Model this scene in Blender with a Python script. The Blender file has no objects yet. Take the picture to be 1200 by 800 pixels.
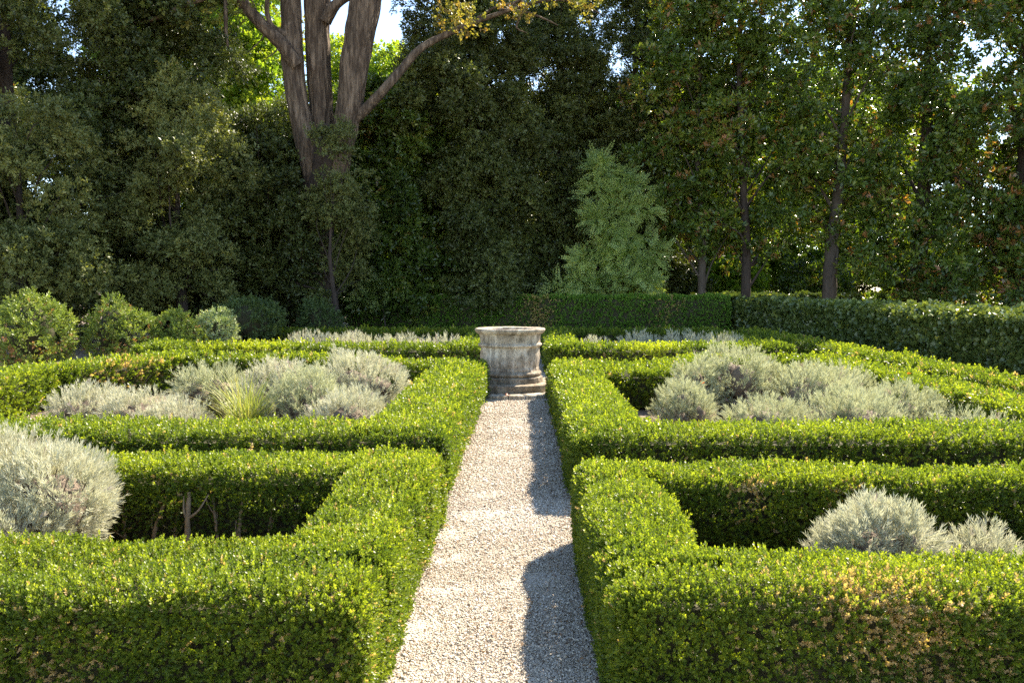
import bpy, math, random
import numpy as np
from mathutils import Vector, noise as mnoise

R = math.radians
rng = np.random.default_rng(7)
random.seed(7)
PI = math.pi
sc = bpy.context.scene
COL = sc.collection
EYE = 1.65
CAM = np.array([0.0, 0.0, EYE])
FPX = 933.0            # focal length in pixels of a 1200 px wide frame

# ------------------------------------------------------------------ materials
def new_mat(name):
    m = bpy.data.materials.new(name)
    m.use_nodes = True
    nt = m.node_tree
    for n in list(nt.nodes):
        nt.nodes.remove(n)
    return m, nt, nt.nodes, nt.links

def ramp(nodes, stops, interp='LINEAR'):
    n = nodes.new('ShaderNodeValToRGB')
    n.color_ramp.interpolation = interp
    el = n.color_ramp.elements
    while len(el) < len(stops):
        el.new(0.5)
    for e, (p, c) in zip(el, stops):
        e.position = p
        e.color = (c[0], c[1], c[2], 1)
    return n

def leaf_mat(name, stops, transl=0.3, tcol=(1.25, 1.3, 0.55), rough=0.42, spec=0.5, tmul=1.0):
    """colour of each leaf from its own 'tone' value; thin leaves let light through"""
    m, nt, N, L = new_mat(name)
    a = N.new('ShaderNodeAttribute'); a.attribute_name = 'tone'
    r = ramp(N, stops)
    L.new(a.outputs['Fac'], r.inputs['Fac'])
    p = N.new('ShaderNodeBsdfPrincipled')
    p.inputs['Roughness'].default_value = rough
    p.inputs['Specular IOR Level'].default_value = spec
    L.new(r.outputs['Color'], p.inputs['Base Color'])
    mul = N.new('ShaderNodeMix'); mul.data_type = 'RGBA'; mul.blend_type = 'MULTIPLY'
    mul.inputs['Factor'].default_value = 1.0
    L.new(r.outputs['Color'], mul.inputs['A'])
    mul.inputs['B'].default_value = (tcol[0]*tmul, tcol[1]*tmul, tcol[2]*tmul, 1)
    t = N.new('ShaderNodeBsdfTranslucent')
    L.new(mul.outputs['Result'], t.inputs['Color'])
    mx = N.new('ShaderNodeMixShader'); mx.inputs[0].default_value = transl
    L.new(p.outputs[0], mx.inputs[1]); L.new(t.outputs[0], mx.inputs[2])
    o = N.new('ShaderNodeOutputMaterial')
    L.new(mx.outputs[0], o.inputs['Surface'])
    return m

def noise_mat(name, stops, scale=5, detail=8, rough=0.85, bump=0.3, bscale=30, stretch=(1, 1, 1), spec=0.3, bdist=0.02, attr=False):
    m, nt, N, L = new_mat(name)
    tc = N.new('ShaderNodeTexCoord')
    mp = N.new('ShaderNodeMapping'); mp.inputs['Scale'].default_value = stretch
    L.new(tc.outputs['Object'], mp.inputs['Vector'])
    n1 = N.new('ShaderNodeTexNoise'); n1.inputs['Scale'].default_value = scale; n1.inputs['Detail'].default_value = detail
    n1.inputs['Roughness'].default_value = 0.65
    L.new(mp.outputs[0], n1.inputs['Vector'])
    r = ramp(N, stops)
    L.new(n1.outputs['Fac'], r.inputs['Fac'])
    p = N.new('ShaderNodeBsdfPrincipled')
    p.inputs['Roughness'].default_value = rough
    p.inputs['Specular IOR Level'].default_value = spec
    L.new(r.outputs['Color'], p.inputs['Base Color'])
    n2 = N.new('ShaderNodeTexNoise'); n2.inputs['Scale'].default_value = bscale; n2.inputs['Detail'].default_value = 6
    L.new(mp.outputs[0], n2.inputs['Vector'])
    b = N.new('ShaderNodeBump'); b.inputs['Strength'].default_value = bump; b.inputs['Distance'].default_value = bdist
    L.new(n2.outputs['Fac'], b.inputs['Height']); L.new(b.outputs[0], p.inputs['Normal'])
    o = N.new('ShaderNodeOutputMaterial'); L.new(p.outputs[0], o.inputs['Surface'])
    return m

M = {}
M['box'] = leaf_mat('box_leaf', [(0.0, (0.054, 0.084, 0.015)), (0.35, (0.101, 0.152, 0.021)), (0.65, (0.196, 0.240, 0.027)),
                                 (0.80, (0.318, 0.367, 0.033)), (0.88, (0.444, 0.442, 0.057)), (0.90, (0.401, 0.263, 0.114)), (1.0, (0.551, 0.389, 0.190))],
                    transl=0.42, rough=0.42, spec=0.36, tmul=1.25)
M['box_dark'] = leaf_mat('box_leaf_dark', [(0.0, (0.082, 0.155, 0.024)), (0.6, (0.155, 0.290, 0.034)), (0.88, (0.274, 0.434, 0.048)),
                                           (0.90, (0.364, 0.269, 0.097)), (1.0, (0.491, 0.372, 0.133))], transl=0.25, rough=0.45, spec=0.35)
M['ivy'] = leaf_mat('ivy_leaf', [(0.0, (0.059, 0.087, 0.025)), (0.6, (0.126, 0.168, 0.040)), (0.9, (0.270, 0.295, 0.058)), (1.0, (0.439, 0.421, 0.077))],
                    transl=0.2, rough=0.32, spec=0.5)
M['lav'] = leaf_mat('lavender_leaf', [(0.0, (0.395, 0.391, 0.260)), (0.5, (0.541, 0.525, 0.385)), (0.85, (0.655, 0.628, 0.499)),
                                      (0.92, (0.437, 0.371, 0.333)), (1.0, (0.520, 0.412, 0.395))], transl=0.3, tcol=(1, 1.02, 0.85), rough=0.7, spec=0.15)
M['lav_green'] = leaf_mat('santolina_leaf', [(0.0, (0.319, 0.333, 0.191)), (0.5, (0.468, 0.475, 0.304)), (0.85, (0.577, 0.576, 0.417)),
                                      (0.92, (0.359, 0.293, 0.248)), (1.0, (0.438, 0.343, 0.293))], transl=0.3, tcol=(1, 1.02, 0.8), rough=0.7, spec=0.15)
M['holm'] = leaf_mat('holm_oak_leaf', [(0.0, (0.058, 0.077, 0.019)), (0.5, (0.107, 0.131, 0.034)), (0.85, (0.180, 0.205, 0.058)), (0.97, (0.152, 0.195, 0.047)), (1.0, (0.268, 0.126, 0.034))],
                     transl=0.32, rough=0.4, spec=0.5)
M['olive'] = leaf_mat('grey_green_leaf', [(0.0, (0.110, 0.131, 0.039)), (0.5, (0.187, 0.204, 0.060)), (0.9, (0.298, 0.294, 0.086)), (1.0, (0.309, 0.210, 0.057))],
                      transl=0.28, rough=0.45, spec=0.4)
M['magnolia'] = leaf_mat('magnolia_leaf', [(0.0, (0.053, 0.085, 0.018)), (0.55, (0.105, 0.159, 0.030)), (0.78, (0.213, 0.243, 0.038)),
                                           (0.84, (0.176, 0.103, 0.038)), (0.95, (0.258, 0.132, 0.042)), (1.0, (0.34, 0.15, 0.06))], transl=0.3, rough=0.3, spec=0.55,
                                           tcol=(1.4, 1.5, 0.45), tmul=1.6)
M['bright'] = leaf_mat('deciduous_leaf', [(0.0, (0.10, 0.17, 0.025)), (0.6, (0.20, 0.28, 0.035)), (1.0, (0.36, 0.36, 0.06))], transl=0.5, rough=0.5, spec=0.3, tmul=1.4)
M['autumn'] = leaf_mat('autumn_leaf', [(0.0, (0.15, 0.19, 0.04)), (0.55, (0.27, 0.26, 0.06)), (1.0, (0.33, 0.18, 0.06))], transl=0.45, rough=0.5, spec=0.3,
                       tcol=(1.3, 1.2, 0.6), tmul=1.0)
M['robinia'] = leaf_mat('pinnate_leaf', [(0.0, (0.212, 0.298, 0.099)), (0.6, (0.364, 0.459, 0.144)), (1.0, (0.541, 0.596, 0.166))], transl=0.35, rough=0.45, spec=0.4)
M['shrub'] = leaf_mat('shrub_leaf', [(0.0, (0.112, 0.168, 0.033)), (0.5, (0.213, 0.273, 0.057)), (0.88, (0.381, 0.389, 0.095)), (0.9, (0.336, 0.168, 0.076)), (1.0, (0.448, 0.231, 0.114))],
                     transl=0.32, rough=0.45, spec=0.4)
M['shrub_pale'] = leaf_mat('variegated_leaf', [(0.0, (0.16, 0.24, 0.10)), (0.5, (0.34, 0.40, 0.2)), (1.0, (0.55, 0.56, 0.34))], transl=0.3, rough=0.5, spec=0.3)
M['shrub_dark'] = leaf_mat('dark_shrub_leaf', [(0.0, (0.05, 0.08, 0.025)), (0.6, (0.10, 0.15, 0.045)), (1.0, (0.2, 0.26, 0.08))], transl=0.3, rough=0.45, spec=0.4)
M['grass'] = leaf_mat('grass_blade', [(0.0, (0.16, 0.22, 0.05)), (0.6, (0.33, 0.36, 0.10)), (1.0, (0.50, 0.45, 0.20))], transl=0.35, rough=0.5, spec=0.3)
M['litter'] = leaf_mat('dead_leaf', [(0.0, (0.10, 0.06, 0.035)), (0.5, (0.26, 0.16, 0.09)), (1.0, (0.45, 0.33, 0.2))], transl=0.1, rough=0.7, spec=0.2)
M['fallen'] = leaf_mat('fallen_leaf_red', [(0.0, (0.55, 0.10, 0.03)), (1.0, (0.62, 0.2, 0.06))], transl=0.3, rough=0.5, spec=0.3)
M['twig'] = noise_mat('box_twigs', [(0.35, (0.035, 0.035, 0.014)), (0.65, (0.09, 0.08, 0.04))], scale=60, bump=0.9, bscale=90)
M['twig_pale'] = noise_mat('box_stem_bark', [(0.3, (0.20, 0.135, 0.075)), (0.7, (0.40, 0.28, 0.16))], scale=25, bump=0.6, bscale=80)
M['lav_wood'] = noise_mat('lavender_wood', [(0.3, (0.10, 0.075, 0.055)), (0.7, (0.22, 0.165, 0.12))], scale=40, bump=0.9, bscale=60)
M['soil'] = noise_mat('dry_soil', [(0.3, (0.13, 0.095, 0.065)), (0.55, (0.24, 0.175, 0.12)), (0.75, (0.34, 0.26, 0.19))], scale=9, bump=0.8, bscale=60, bdist=0.03)
M['bark_dark'] = noise_mat('dark_bark', [(0.3, (0.031, 0.022, 0.017)), (0.7, (0.081, 0.058, 0.044))], scale=7, stretch=(1, 1, 0.25), bump=1.0, bscale=22, bdist=0.05)
M['bark_brown'] = noise_mat('brown_bark', [(0.3, (0.058, 0.044, 0.032)), (0.7, (0.115, 0.089, 0.069))], scale=7, stretch=(1, 1, 0.3), bump=0.9, bscale=20, bdist=0.04)
M['bark_grey'] = noise_mat('furrowed_bark', [(0.3, (0.043, 0.028, 0.019)), (0.48, (0.114, 0.079, 0.054)), (0.68, (0.304, 0.220, 0.152))], scale=5, stretch=(1.8, 1.8, 0.26), bump=1.0, bscale=11, bdist=0.14)

def gravel_mat():
    m, nt, N, L = new_mat('pale_gravel')
    tc = N.new('ShaderNodeTexCoord')
    v = N.new('ShaderNodeTexVoronoi'); v.inputs['Scale'].default_value = 85
    L.new(tc.outputs['Object'], v.inputs['Vector'])
    sep = N.new('ShaderNodeSeparateColor'); L.new(v.outputs['Color'], sep.inputs[0])
    r = ramp(N, [(0.0, (0.34, 0.28, 0.22)), (0.25, (0.44, 0.38, 0.30)), (0.6, (0.55, 0.49, 0.41)), (1.0, (0.68, 0.63, 0.56))])
    L.new(sep.outputs[0], r.inputs['Fac'])
    big = N.new('ShaderNodeTexNoise'); big.inputs['Scale'].default_value = 2.2; big.inputs['Detail'].default_value = 5
    L.new(tc.outputs['Object'], big.inputs['Vector'])
    br = ramp(N, [(0.35, (0.78, 0.75, 0.70)), (0.62, (1, 1, 1))])
    L.new(big.outputs['Fac'], br.inputs['Fac'])
    mul = N.new('ShaderNodeMix'); mul.data_type = 'RGBA'; mul.blend_type = 'MULTIPLY'; mul.inputs['Factor'].default_value = 1
    L.new(r.outputs[0], mul.inputs['A']); L.new(br.outputs[0], mul.inputs['B'])
    p = N.new('ShaderNodeBsdfPrincipled'); p.inputs['Roughness'].default_value = 0.85; p.inputs['Specular IOR Level'].default_value = 0.25
    L.new(mul.outputs['Result'], p.inputs['Base Color'])
    b = N.new('ShaderNodeBump'); b.inputs['Strength'].default_value = 1.0; b.inputs['Distance'].default_value = 0.012; b.invert = True
    L.new(v.outputs['Distance'], b.inputs['Height']); L.new(b.outputs[0], p.inputs['Normal'])
    o = N.new('ShaderNodeOutputMaterial'); L.new(p.outputs[0], o.inputs['Surface'])
    return m
M['gravel'] = gravel_mat()

def stone_piece_mat():
    m, nt, N, L = new_mat('gravel_stone')
    a = N.new('ShaderNodeAttribute'); a.attribute_name = 'tone'
    r = ramp(N, [(0.0, (0.13, 0.10, 0.075)), (0.12, (0.28, 0.21, 0.15)), (0.3, (0.46, 0.38, 0.29)), (0.6, (0.60, 0.525, 0.425)), (0.85, (0.72, 0.65, 0.55)), (1.0, (0.80, 0.76, 0.69))])
    L.new(a.outputs['Fac'], r.inputs['Fac'])
    p = N.new('ShaderNodeBsdfPrincipled'); p.inputs['Roughness'].default_value = 0.8; p.inputs['Specular IOR Level'].default_value = 0.3
    L.new(r.outputs[0], p.inputs['Base Color'])
    o = N.new('ShaderNodeOutputMaterial'); L.new(p.outputs[0], o.inputs['Surface'])
    return m
M['pebble'] = stone_piece_mat()

def weathered_stone(name, base, dark, pale, moss=0.0):
    m, nt, N, L = new_mat(name)
    tc = N.new('ShaderNodeTexCoord')
    n1 = N.new('ShaderNodeTexNoise'); n1.inputs['Scale'].default_value = 5.5; n1.inputs['Detail'].default_value = 10; n1.inputs['Roughness'].default_value = 0.7
    L.new(tc.outputs['Object'], n1.inputs['Vector'])
    r1 = ramp(N, [(0.32, dark), (0.47, base), (0.62, pale)])
    L.new(n1.outputs['Fac'], r1.inputs['Fac'])
    # black lichen streaks running down
    mp = N.new('ShaderNodeMapping'); mp.inputs['Scale'].default_value = (1, 1, 0.22)
    L.new(tc.outputs['Object'], mp.inputs['Vector'])
    n2 = N.new('ShaderNodeTexNoise'); n2.inputs['Scale'].default_value = 11; n2.inputs['Detail'].default_value = 6
    L.new(mp.outputs[0], n2.inputs['Vector'])
    r2 = ramp(N, [(0.44, (0.30, 0.27, 0.24)), (0.56, (1, 1, 1))])
    L.new(n2.outputs['Fac'], r2.inputs['Fac'])
    mul = N.new('ShaderNodeMix'); mul.data_type = 'RGBA'; mul.blend_type = 'MULTIPLY'; mul.inputs['Factor'].default_value = 0.55
    L.new(r1.outputs[0], mul.inputs['A']); L.new(r2.outputs[0], mul.inputs['B'])
    # small lichen specks
    v = N.new('ShaderNodeTexNoise'); v.inputs['Scale'].default_value = 60; v.inputs['Detail'].default_value = 4
    L.new(tc.outputs['Object'], v.inputs['Vector'])
    r3 = ramp(N, [(0.36, (0.35, 0.31, 0.27)), (0.46, (1, 1, 1))])
    L.new(v.outputs['Fac'], r3.inputs['Fac'])
    mul2 = N.new('ShaderNodeMix'); mul2.data_type = 'RGBA'; mul2.blend_type = 'MULTIPLY'; mul2.inputs['Factor'].default_value = 0.8
    L.new(mul.outputs['Result'], mul2.inputs['A']); L.new(r3.outputs[0], mul2.inputs['B'])
    p = N.new('ShaderNodeBsdfPrincipled'); p.inputs['Roughness'].default_value = 0.85; p.inputs['Specular IOR Level'].default_value = 0.25
    L.new(mul2.outputs['Result'], p.inputs['Base Color'])
    b = N.new('ShaderNodeBump'); b.inputs['Strength'].default_value = 0.9; b.inputs['Distance'].default_value = 0.015
    L.new(n1.outputs['Fac'], b.inputs['Height'])
    b2 = N.new('ShaderNodeBump'); b2.inputs['Strength'].default_value = 0.6; b2.inputs['Distance'].default_value = 0.006
    L.new(v.outputs['Fac'], b2.inputs['Height']); L.new(b.outputs[0], b2.inputs['Normal']); L.new(b2.outputs[0], p.inputs['Normal'])
    o = N.new('ShaderNodeOutputMaterial'); L.new(p.outputs[0], o.inputs['Surface'])
    return m
M['stone'] = weathered_stone('weathered_limestone', (0.50, 0.41, 0.305), (0.20, 0.16, 0.115), (0.68, 0.58, 0.45))
M['stone_dirty'] = weathered_stone('stained_limestone', (0.33, 0.265, 0.185), (0.13, 0.105, 0.075), (0.47, 0.39, 0.29))
M['slab'] = weathered_stone('paving_stone', (0.50, 0.43, 0.32), (0.30, 0.24, 0.17), (0.66, 0.60, 0.50))

# ------------------------------------------------------------------ object helpers
def link(name, me, mat=None, parent=None):
    o = bpy.data.objects.new(name, me)
    COL.objects.link(o)
    if mat is not None:
        me.materials.append(mat)
    if parent is not None:
        o.parent = parent
    return o

def tag(o, label=None, cat=None, group=None, kind=None):
    if label: o['label'] = label
    if cat: o['category'] = cat
    if group: o['group'] = group
    if kind: o['kind'] = kind
    return o

def thing(name, label, cat, loc=(0, 0, 0), group=None):
    o = bpy.data.objects.new(name, None)
    COL.objects.link(o)
    o.location = loc
    o.empty_display_size = 0.2
    return tag(o, label, cat, group)

def np_mesh(name, V, F, tone=None, smooth=False):
    """V (n,3), F (m,k) with one k for all faces"""
    me = bpy.data.meshes.new(name)
    n, (m, k) = len(V), F.shape
    me.vertices.add(n); me.loops.add(m*k); me.polygons.add(m)
    me.vertices.foreach_set('co', np.ascontiguousarray(V, dtype=np.float32).ravel())
    me.loops.foreach_set('vertex_index', np.ascontiguousarray(F, dtype=np.int32).ravel())
    me.polygons.foreach_set('loop_start', np.arange(0, m*k, k, dtype=np.int32))
    if smooth:
        me.polygons.foreach_set('use_smooth', np.ones(m, dtype=bool))
    if tone is not None:
        a = me.attributes.new('tone', 'FLOAT', 'FACE')
        a.data.foreach_set('value', np.ascontiguousarray(tone, dtype=np.float32))
    me.update(calc_edges=True)
    return me

def unit(v):
    return v/np.maximum(np.linalg.norm(v, axis=-1, keepdims=True), 1e-9)

# smooth vectorised noise: sums of sines in many directions, roughly -1..1
_wd = unit(rng.normal(size=(24, 3))); _wp = rng.uniform(0, 2*PI, 24); _ws = rng.uniform(0.6, 1.9, 24)
def wob(p, freq, seed=0):
    o = (seed*7) % 16
    s = 0
    for i in range(8):
        j = (o+i) % 24
        s = s + np.sin((p @ _wd[j])*freq*_ws[j]*2*PI + _wp[j] + seed)
    return s/4.0

def bases(d, roll=None):
    """orthonormal frames with z along d"""
    n = len(d)
    d = unit(d)
    up = np.tile(np.array([0, 0, 1.0]), (n, 1))
    alt = np.abs(d[:, 2]) > 0.95
    up[alt] = (1, 0, 0)
    x = unit(np.cross(up, d)); y = np.cross(d, x)
    if roll is None: roll = rng.uniform(0, 2*PI, n)
    c, s = np.cos(roll)[:, None], np.sin(roll)[:, None]
    return np.stack([x*c+y*s, -x*s+y*c, d], axis=2)   # columns

def scatter(temps, pos, d, scale, tone, tone_j=0.08, roll=None):
    """temps: list of (V,k*4) templates, all quads, 4 verts a leaf; returns V,F,tone"""
    n = len(pos)
    B = bases(d, roll).astype(np.float32)
    which = rng.integers(0, len(temps), n)
    Vs, Ts = [], []
    for k, T in enumerate(temps):
        idx = np.nonzero(which == k)[0]
        if len(idx) == 0: continue
        v = np.einsum('nij,vj->nvi', B[idx], T.astype(np.float32))*np.asarray(scale, np.float32)[idx, None, None] + pos[idx, None, :].astype(np.float32)
        nl = len(T)//4
        Vs.append(v.reshape(-1, 3))
        t = tone[idx][:, None] + rng.normal(0, tone_j, (len(idx), nl))
        Ts.append(t.ravel())
    V = np.concatenate(Vs); t = np.concatenate(Ts)
    F = np.arange(len(V), dtype=np.int32).reshape(-1, 4)
    return V, F, t

def leaf_quad(base, d, side, L, W, droop=0.0, fold=0.0):
    nrm = np.cross(d, side)
    m = base + d*L*0.48
    tip = base + d*L - nrm*droop*L
    return [base, m + side*W*0.5 + nrm*fold*W, tip, m - side*W*0.5 + nrm*fold*W]

def rv(s=1.0):
    return rng.normal(size=3)*s

def shoot_template(n_pairs, length, L, W, spread=0.9, whorl=2, tilt=0.25, droop=0.1):
    """leaves in pairs up a short shoot along +z"""
    V = []
    a0 = rng.uniform(0, PI)
    bend = rv(0.15)
    for i in range(n_pairs):
        f = (i+0.6)/n_pairs
        c = np.array([bend[0]*f*f*length, bend[1]*f*f*length, f*length])
        for w in range(whorl):
            a = a0 + i*(PI/2 if whorl == 2 else 2.4) + w*2*PI/whorl + rng.normal(0, 0.25)
            sp = spread*(1.15-0.55*f)
            d = np.array([math.cos(a)*math.sin(sp), math.sin(a)*math.sin(sp), math.cos(sp)]) + rv(0.12)
            d = d/np.linalg.norm(d)
            side = np.cross(d, [0, 0, 1.0]) + rv(tilt); side -= d*np.dot(side, d); side /= np.linalg.norm(side)
            l = L*rng.uniform(0.75, 1.15)*(1-0.25*f)
            V += leaf_quad(c, d, side, l, W*l/L, droop)
    return np.array(V)

def rosette_template(n, twig, L, W, droop=0.15):
    V = []
    for i in range(n):
        a = i*2.4 + rng.normal(0, 0.3)
        f = rng.uniform(0, 1)
        c = rv(0.12*L) + np.array([0, 0, twig*f])
        el = rng.uniform(0.3, 1.5)
        d = np.array([math.cos(a)*math.sin(el), math.sin(a)*math.sin(el), math.cos(el)])
        side = np.cross(d, [0, 0, 1.0]) + rv(0.35); side -= d*np.dot(side, d); side /= np.linalg.norm(side)
        l = L*rng.uniform(0.65, 1.15)
        V += leaf_quad(c + d*L*0.15, d, side, l, W*l/L, droop)
    return np.array(V)

def pinnate_template(npair, L, ll, lw, droop):
    V = []
    bx = rng.normal(0, 0.1)
    for i in range(npair+1):
        f = (i+1)/(npair+1)
        c = np.array([bx*f*L, -droop*f*f*L, f*L*(1-0.25*droop*f)])
        t = np.array([bx, -2*droop*f, 1.0]); t /= np.linalg.norm(t)
        for s in ((-1, 1) if i < npair else (0,)):
            d = np.array([s*1.0, -0.15, 0.45 if s else 1.0]) + rv(0.1); d /= np.linalg.norm(d)
            side = t - d*np.dot(t, d) if s else np.array([1.0, 0, 0])
            side = side + rv(0.15); side -= d*np.dot(side, d); side /= np.linalg.norm(side)
            V += leaf_quad(c, d, side, ll*(1-0.3*abs(f-0.4)), lw, 0.1)
    return np.array(V)

T_BOX = [shoot_template(5, 0.036, 0.0175, 0.0105, 0.95) for _ in range(8)]
T_LAV = [shoot_template(6, 0.085, 0.042, 0.0058, 0.55, whorl=3, tilt=0.6, droop=0.0) for _ in range(8)]
T_SHR = [shoot_template(4, 0.08, 0.045, 0.022, 0.9) for _ in range(6)]
T_IVY = [rosette_template(6, 0.05, 0.065, 0.062, 0.1) for _ in range(6)]
T_HOLM = [rosette_template(13, 0.16, 0.085, 0.042, 0.1) for _ in range(8)]
T_MAG = [rosette_template(9, 0.14, 0.17, 0.075, 0.15) for _ in range(8)]
T_DEC = [rosette_template(10, 0.22, 0.11, 0.08, 0.15) for _ in range(8)]
T_PIN = [pinnate_template(8, 0.42, 0.085, 0.038, 0.45) for _ in range(8)]

# ------------------------------------------------------------------ tubes (stems, trunks, limbs)
def tube_arrays(pts, rad, n=8, rough=0.0, freq=6.0, ridge=0.0, nridge=9, cap=True):
    P = np.array(pts, float); r = np.array(rad, float)
    m = len(P)
    t = unit(np.gradient(P, axis=0))
    ref = np.array([0.31, 0.95, 0.05])
    x = unit(np.cross(np.tile(ref, (m, 1)), t)); y = np.cross(t, x)
    a = np.linspace(0, 2*PI, n, endpoint=False)
    ring = (x[:, None, :]*np.cos(a)[None, :, None] + y[:, None, :]*np.sin(a)[None, :, None])
    rr = np.repeat(r[:, None], n, 1)
    if rough or ridge:
        p0 = P[:, None, :] + ring*rr[:, :, None]
        if rough: rr = rr*(1 + rough*wob(p0.reshape(-1, 3), freq, 3).reshape(m, n))
        if ridge:
            ph = 0.8*wob(p0.reshape(-1, 3), 0.5, 5).reshape(m, n)
            rr = rr*(1 + ridge*np.abs(np.sin(a[None, :]*nridge/2 + ph*1.6 + P[:, 2:3]*0.35)) + 0.5*ridge*wob(p0.reshape(-1, 3)*np.array([1, 1, .3]), 3.0, 2).reshape(m, n))
    V = P[:, None, :] + ring*rr[:, :, None]
    V = V.reshape(-1, 3)
    i = np.arange(m-1)[:, None]*n; j = np.arange(n)[None, :]; j2 = (j+1) % n
    F = np.stack([i+j, i+j2, i+n+j2, i+n+j], axis=-1).reshape(-1, 4)
    return V, F

def spline(pts, rad, step=0.2):
    """smooth polyline through the points"""
    P = np.array(pts, float); r = np.array(rad, float)
    out, ro = [], []
    for i in range(len(P)-1):
        p0, p1, p2, p3 = P[max(i-1, 0)], P[i], P[i+1], P[min(i+2, len(P)-1)]
        k = max(2, int(np.linalg.norm(p2-p1)/step))
        for j in range(k):
            t = j/k
            out.append(0.5*((2*p1)+(-p0+p2)*t+(2*p0-5*p1+4*p2-p3)*t*t+(-p0+3*p1-3*p2+p3)*t**3))
            ro.append(r[i]*(1-t)+r[i+1]*t)
    out.append(P[-1]); ro.append(r[-1])
    return np.array(out), np.array(ro)

class Bag:
    def __init__(s): s.V = []; s.F = []; s.n = 0
    def add(s, V, F): s.V.append(V); s.F.append(F+s.n); s.n += len(V)
    def tube(s, pts, rad, step=None, **k):
        if step: pts, rad = spline(pts, rad, step)
        s.add(*tube_arrays(pts, rad, **k))
    def obj(s, name, mat, parent=None, smooth=True):
        me = np_mesh(name, np.concatenate(s.V), np.concatenate(s.F), smooth=smooth)
        return link(name, me, mat, parent)

# ------------------------------------------------------------------ ground
def sheet(name, x0, x1, y0, y1, z, mat, kind='structure', cell=None, amp=0.0):
    if cell:
        nx, ny = max(2, int((x1-x0)/cell)), max(2, int((y1-y0)/cell))
    else:
        nx = ny = 1
    xs, ys = np.linspace(x0, x1, nx+1), np.linspace(y0, y1, ny+1)
    X, Y = np.meshgrid(xs, ys)
    Z = np.full_like(X, z)
    if amp:
        Z = Z + amp*wob(np.stack([X, Y, 0*X], -1).reshape(-1, 3), 1.3, 4).reshape(X.shape)
    V = np.stack([X, Y, Z], -1).reshape(-1, 3)
    i = np.arange(ny)[:, None]*(nx+1); j = np.arange(nx)[None, :]
    F = np.stack([i+j, i+j+1, i+nx+2+j, i+nx+1+j], -1).reshape(-1, 4)
    return tag(link(name, np_mesh(name, V, F), mat), kind=kind)

sheet('ground', -600, 600, -200, 1000, -0.02, M['soil'])
PX0, PX1 = -0.66, 0.37
sheet('gravel_path', PX0, PX1, -1.5, 28.2, 0.0, M['gravel'], cell=0.12, amp=0.006)
sheet('cross_path', -8.5, 5.35, 12.62, 15.35, 0.008, M['gravel'])

def litter(name, n, boxes, zf, size, mat, lo=0.0, hi=1.0, label=None):
    A = np.array([(b[1]-b[0])*(b[3]-b[2]) for b in boxes]); k = rng.choice(len(boxes), n, p=A/A.sum())
    b = np.array(boxes)[k]
    x = b[:, 0]+(b[:, 1]-b[:, 0])*rng.random(n); y = b[:, 2]+(b[:, 3]-b[:, 2])*rng.random(n)
    p = np.stack([x, y, zf+rng.uniform(0.004, 0.02, n)], 1)
    T = [np.array(leaf_quad(np.array([0, 0, 0.0]), np.array([1.0, 0, 0]), np.array([0, 1.0, 0]), 1, 0.5, rng.uniform(-.3, .3), rng.uniform(-.3, .3))) for _ in range(6)]
    d = np.array([0, 0, 1.0]) + rng.normal(0, 0.35, (n, 3))
    V, F, t = scatter(T, p, d, rng.uniform(0.6, 1.3, n)*size, rng.uniform(lo, hi, n), 0)
    o = link(name, np_mesh(name, V, F, t), mat)
    tag(o, label, None, None, 'stuff'); return o

# loose stones that lie on the path
def gravel_stones():
    n = 210000
    # distance with density falling off as 1/d^2
    y0, y1 = 2.6, 16.0
    u = rng.random(n)
    y = 1/(1/y0 - u*(1/y0-1/y1))
    x = rng.uniform(PX0, PX1, n)
    s = np.clip(y/4.5, 1, 2.4)*rng.gamma(3.2, 0.00095, n)
    s = np.clip(s, 0.0018, 0.014)
    base = np.array([(1, 0, 0), (0, 1, 0), (-1, 0, 0), (0, -1, 0), (0, 0, 0.75), (0, 0, -0.6)], float)
    V = base[None]*(1+rng.uniform(-.35, .35, (n, 6, 1))) + rng.normal(0, 0.18, (n, 6, 3))
    B = bases(np.array([0, 0, 1.0])+rng.normal(0, 0.3, (n, 3)))
    V = np.einsum('nij,nvj->nvi', B, V)*s[:, None, None]
    V[:, :, 2] *= 0.8
    V += np.stack([x, y, 0.003+s*0.35], 1)[:, None, :]
    f = np.array([(0, 1, 4), (1, 2, 4), (2, 3, 4), (3, 0, 4), (1, 0, 5), (2, 1, 5), (3, 2, 5), (0, 3, 5)])
    F = (np.arange(n)[:, None, None]*6 + f[None]).reshape(-1, 3)
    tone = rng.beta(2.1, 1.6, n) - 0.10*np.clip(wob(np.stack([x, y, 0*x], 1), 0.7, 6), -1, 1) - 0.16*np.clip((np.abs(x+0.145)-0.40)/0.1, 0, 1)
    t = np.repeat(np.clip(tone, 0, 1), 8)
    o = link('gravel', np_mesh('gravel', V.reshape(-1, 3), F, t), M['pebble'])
    tag(o, 'loose pale stones lying on the path', kind='stuff')
gravel_stones()
litter('leaf_litter', 9000, [(0.8, 4.8, 3.4, 4.8), (1.0, 4.9, 6.7, 11.2), (-5.0, -1.1, 3.7, 4.8), (-6.3, -1.3, 6.9, 13.2), (-6, 5, 16.3, 21)], -0.015, 0.035, M['litter'])
litter('path_litter', 2600, [(0.12, 0.34, 2.6, 11.5), (-0.64, -0.46, 2.6, 11.5), (-.6, .35, 2.6, 11.5)], 0.01, 0.021, M['litter'], 0, 0.5)

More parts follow.
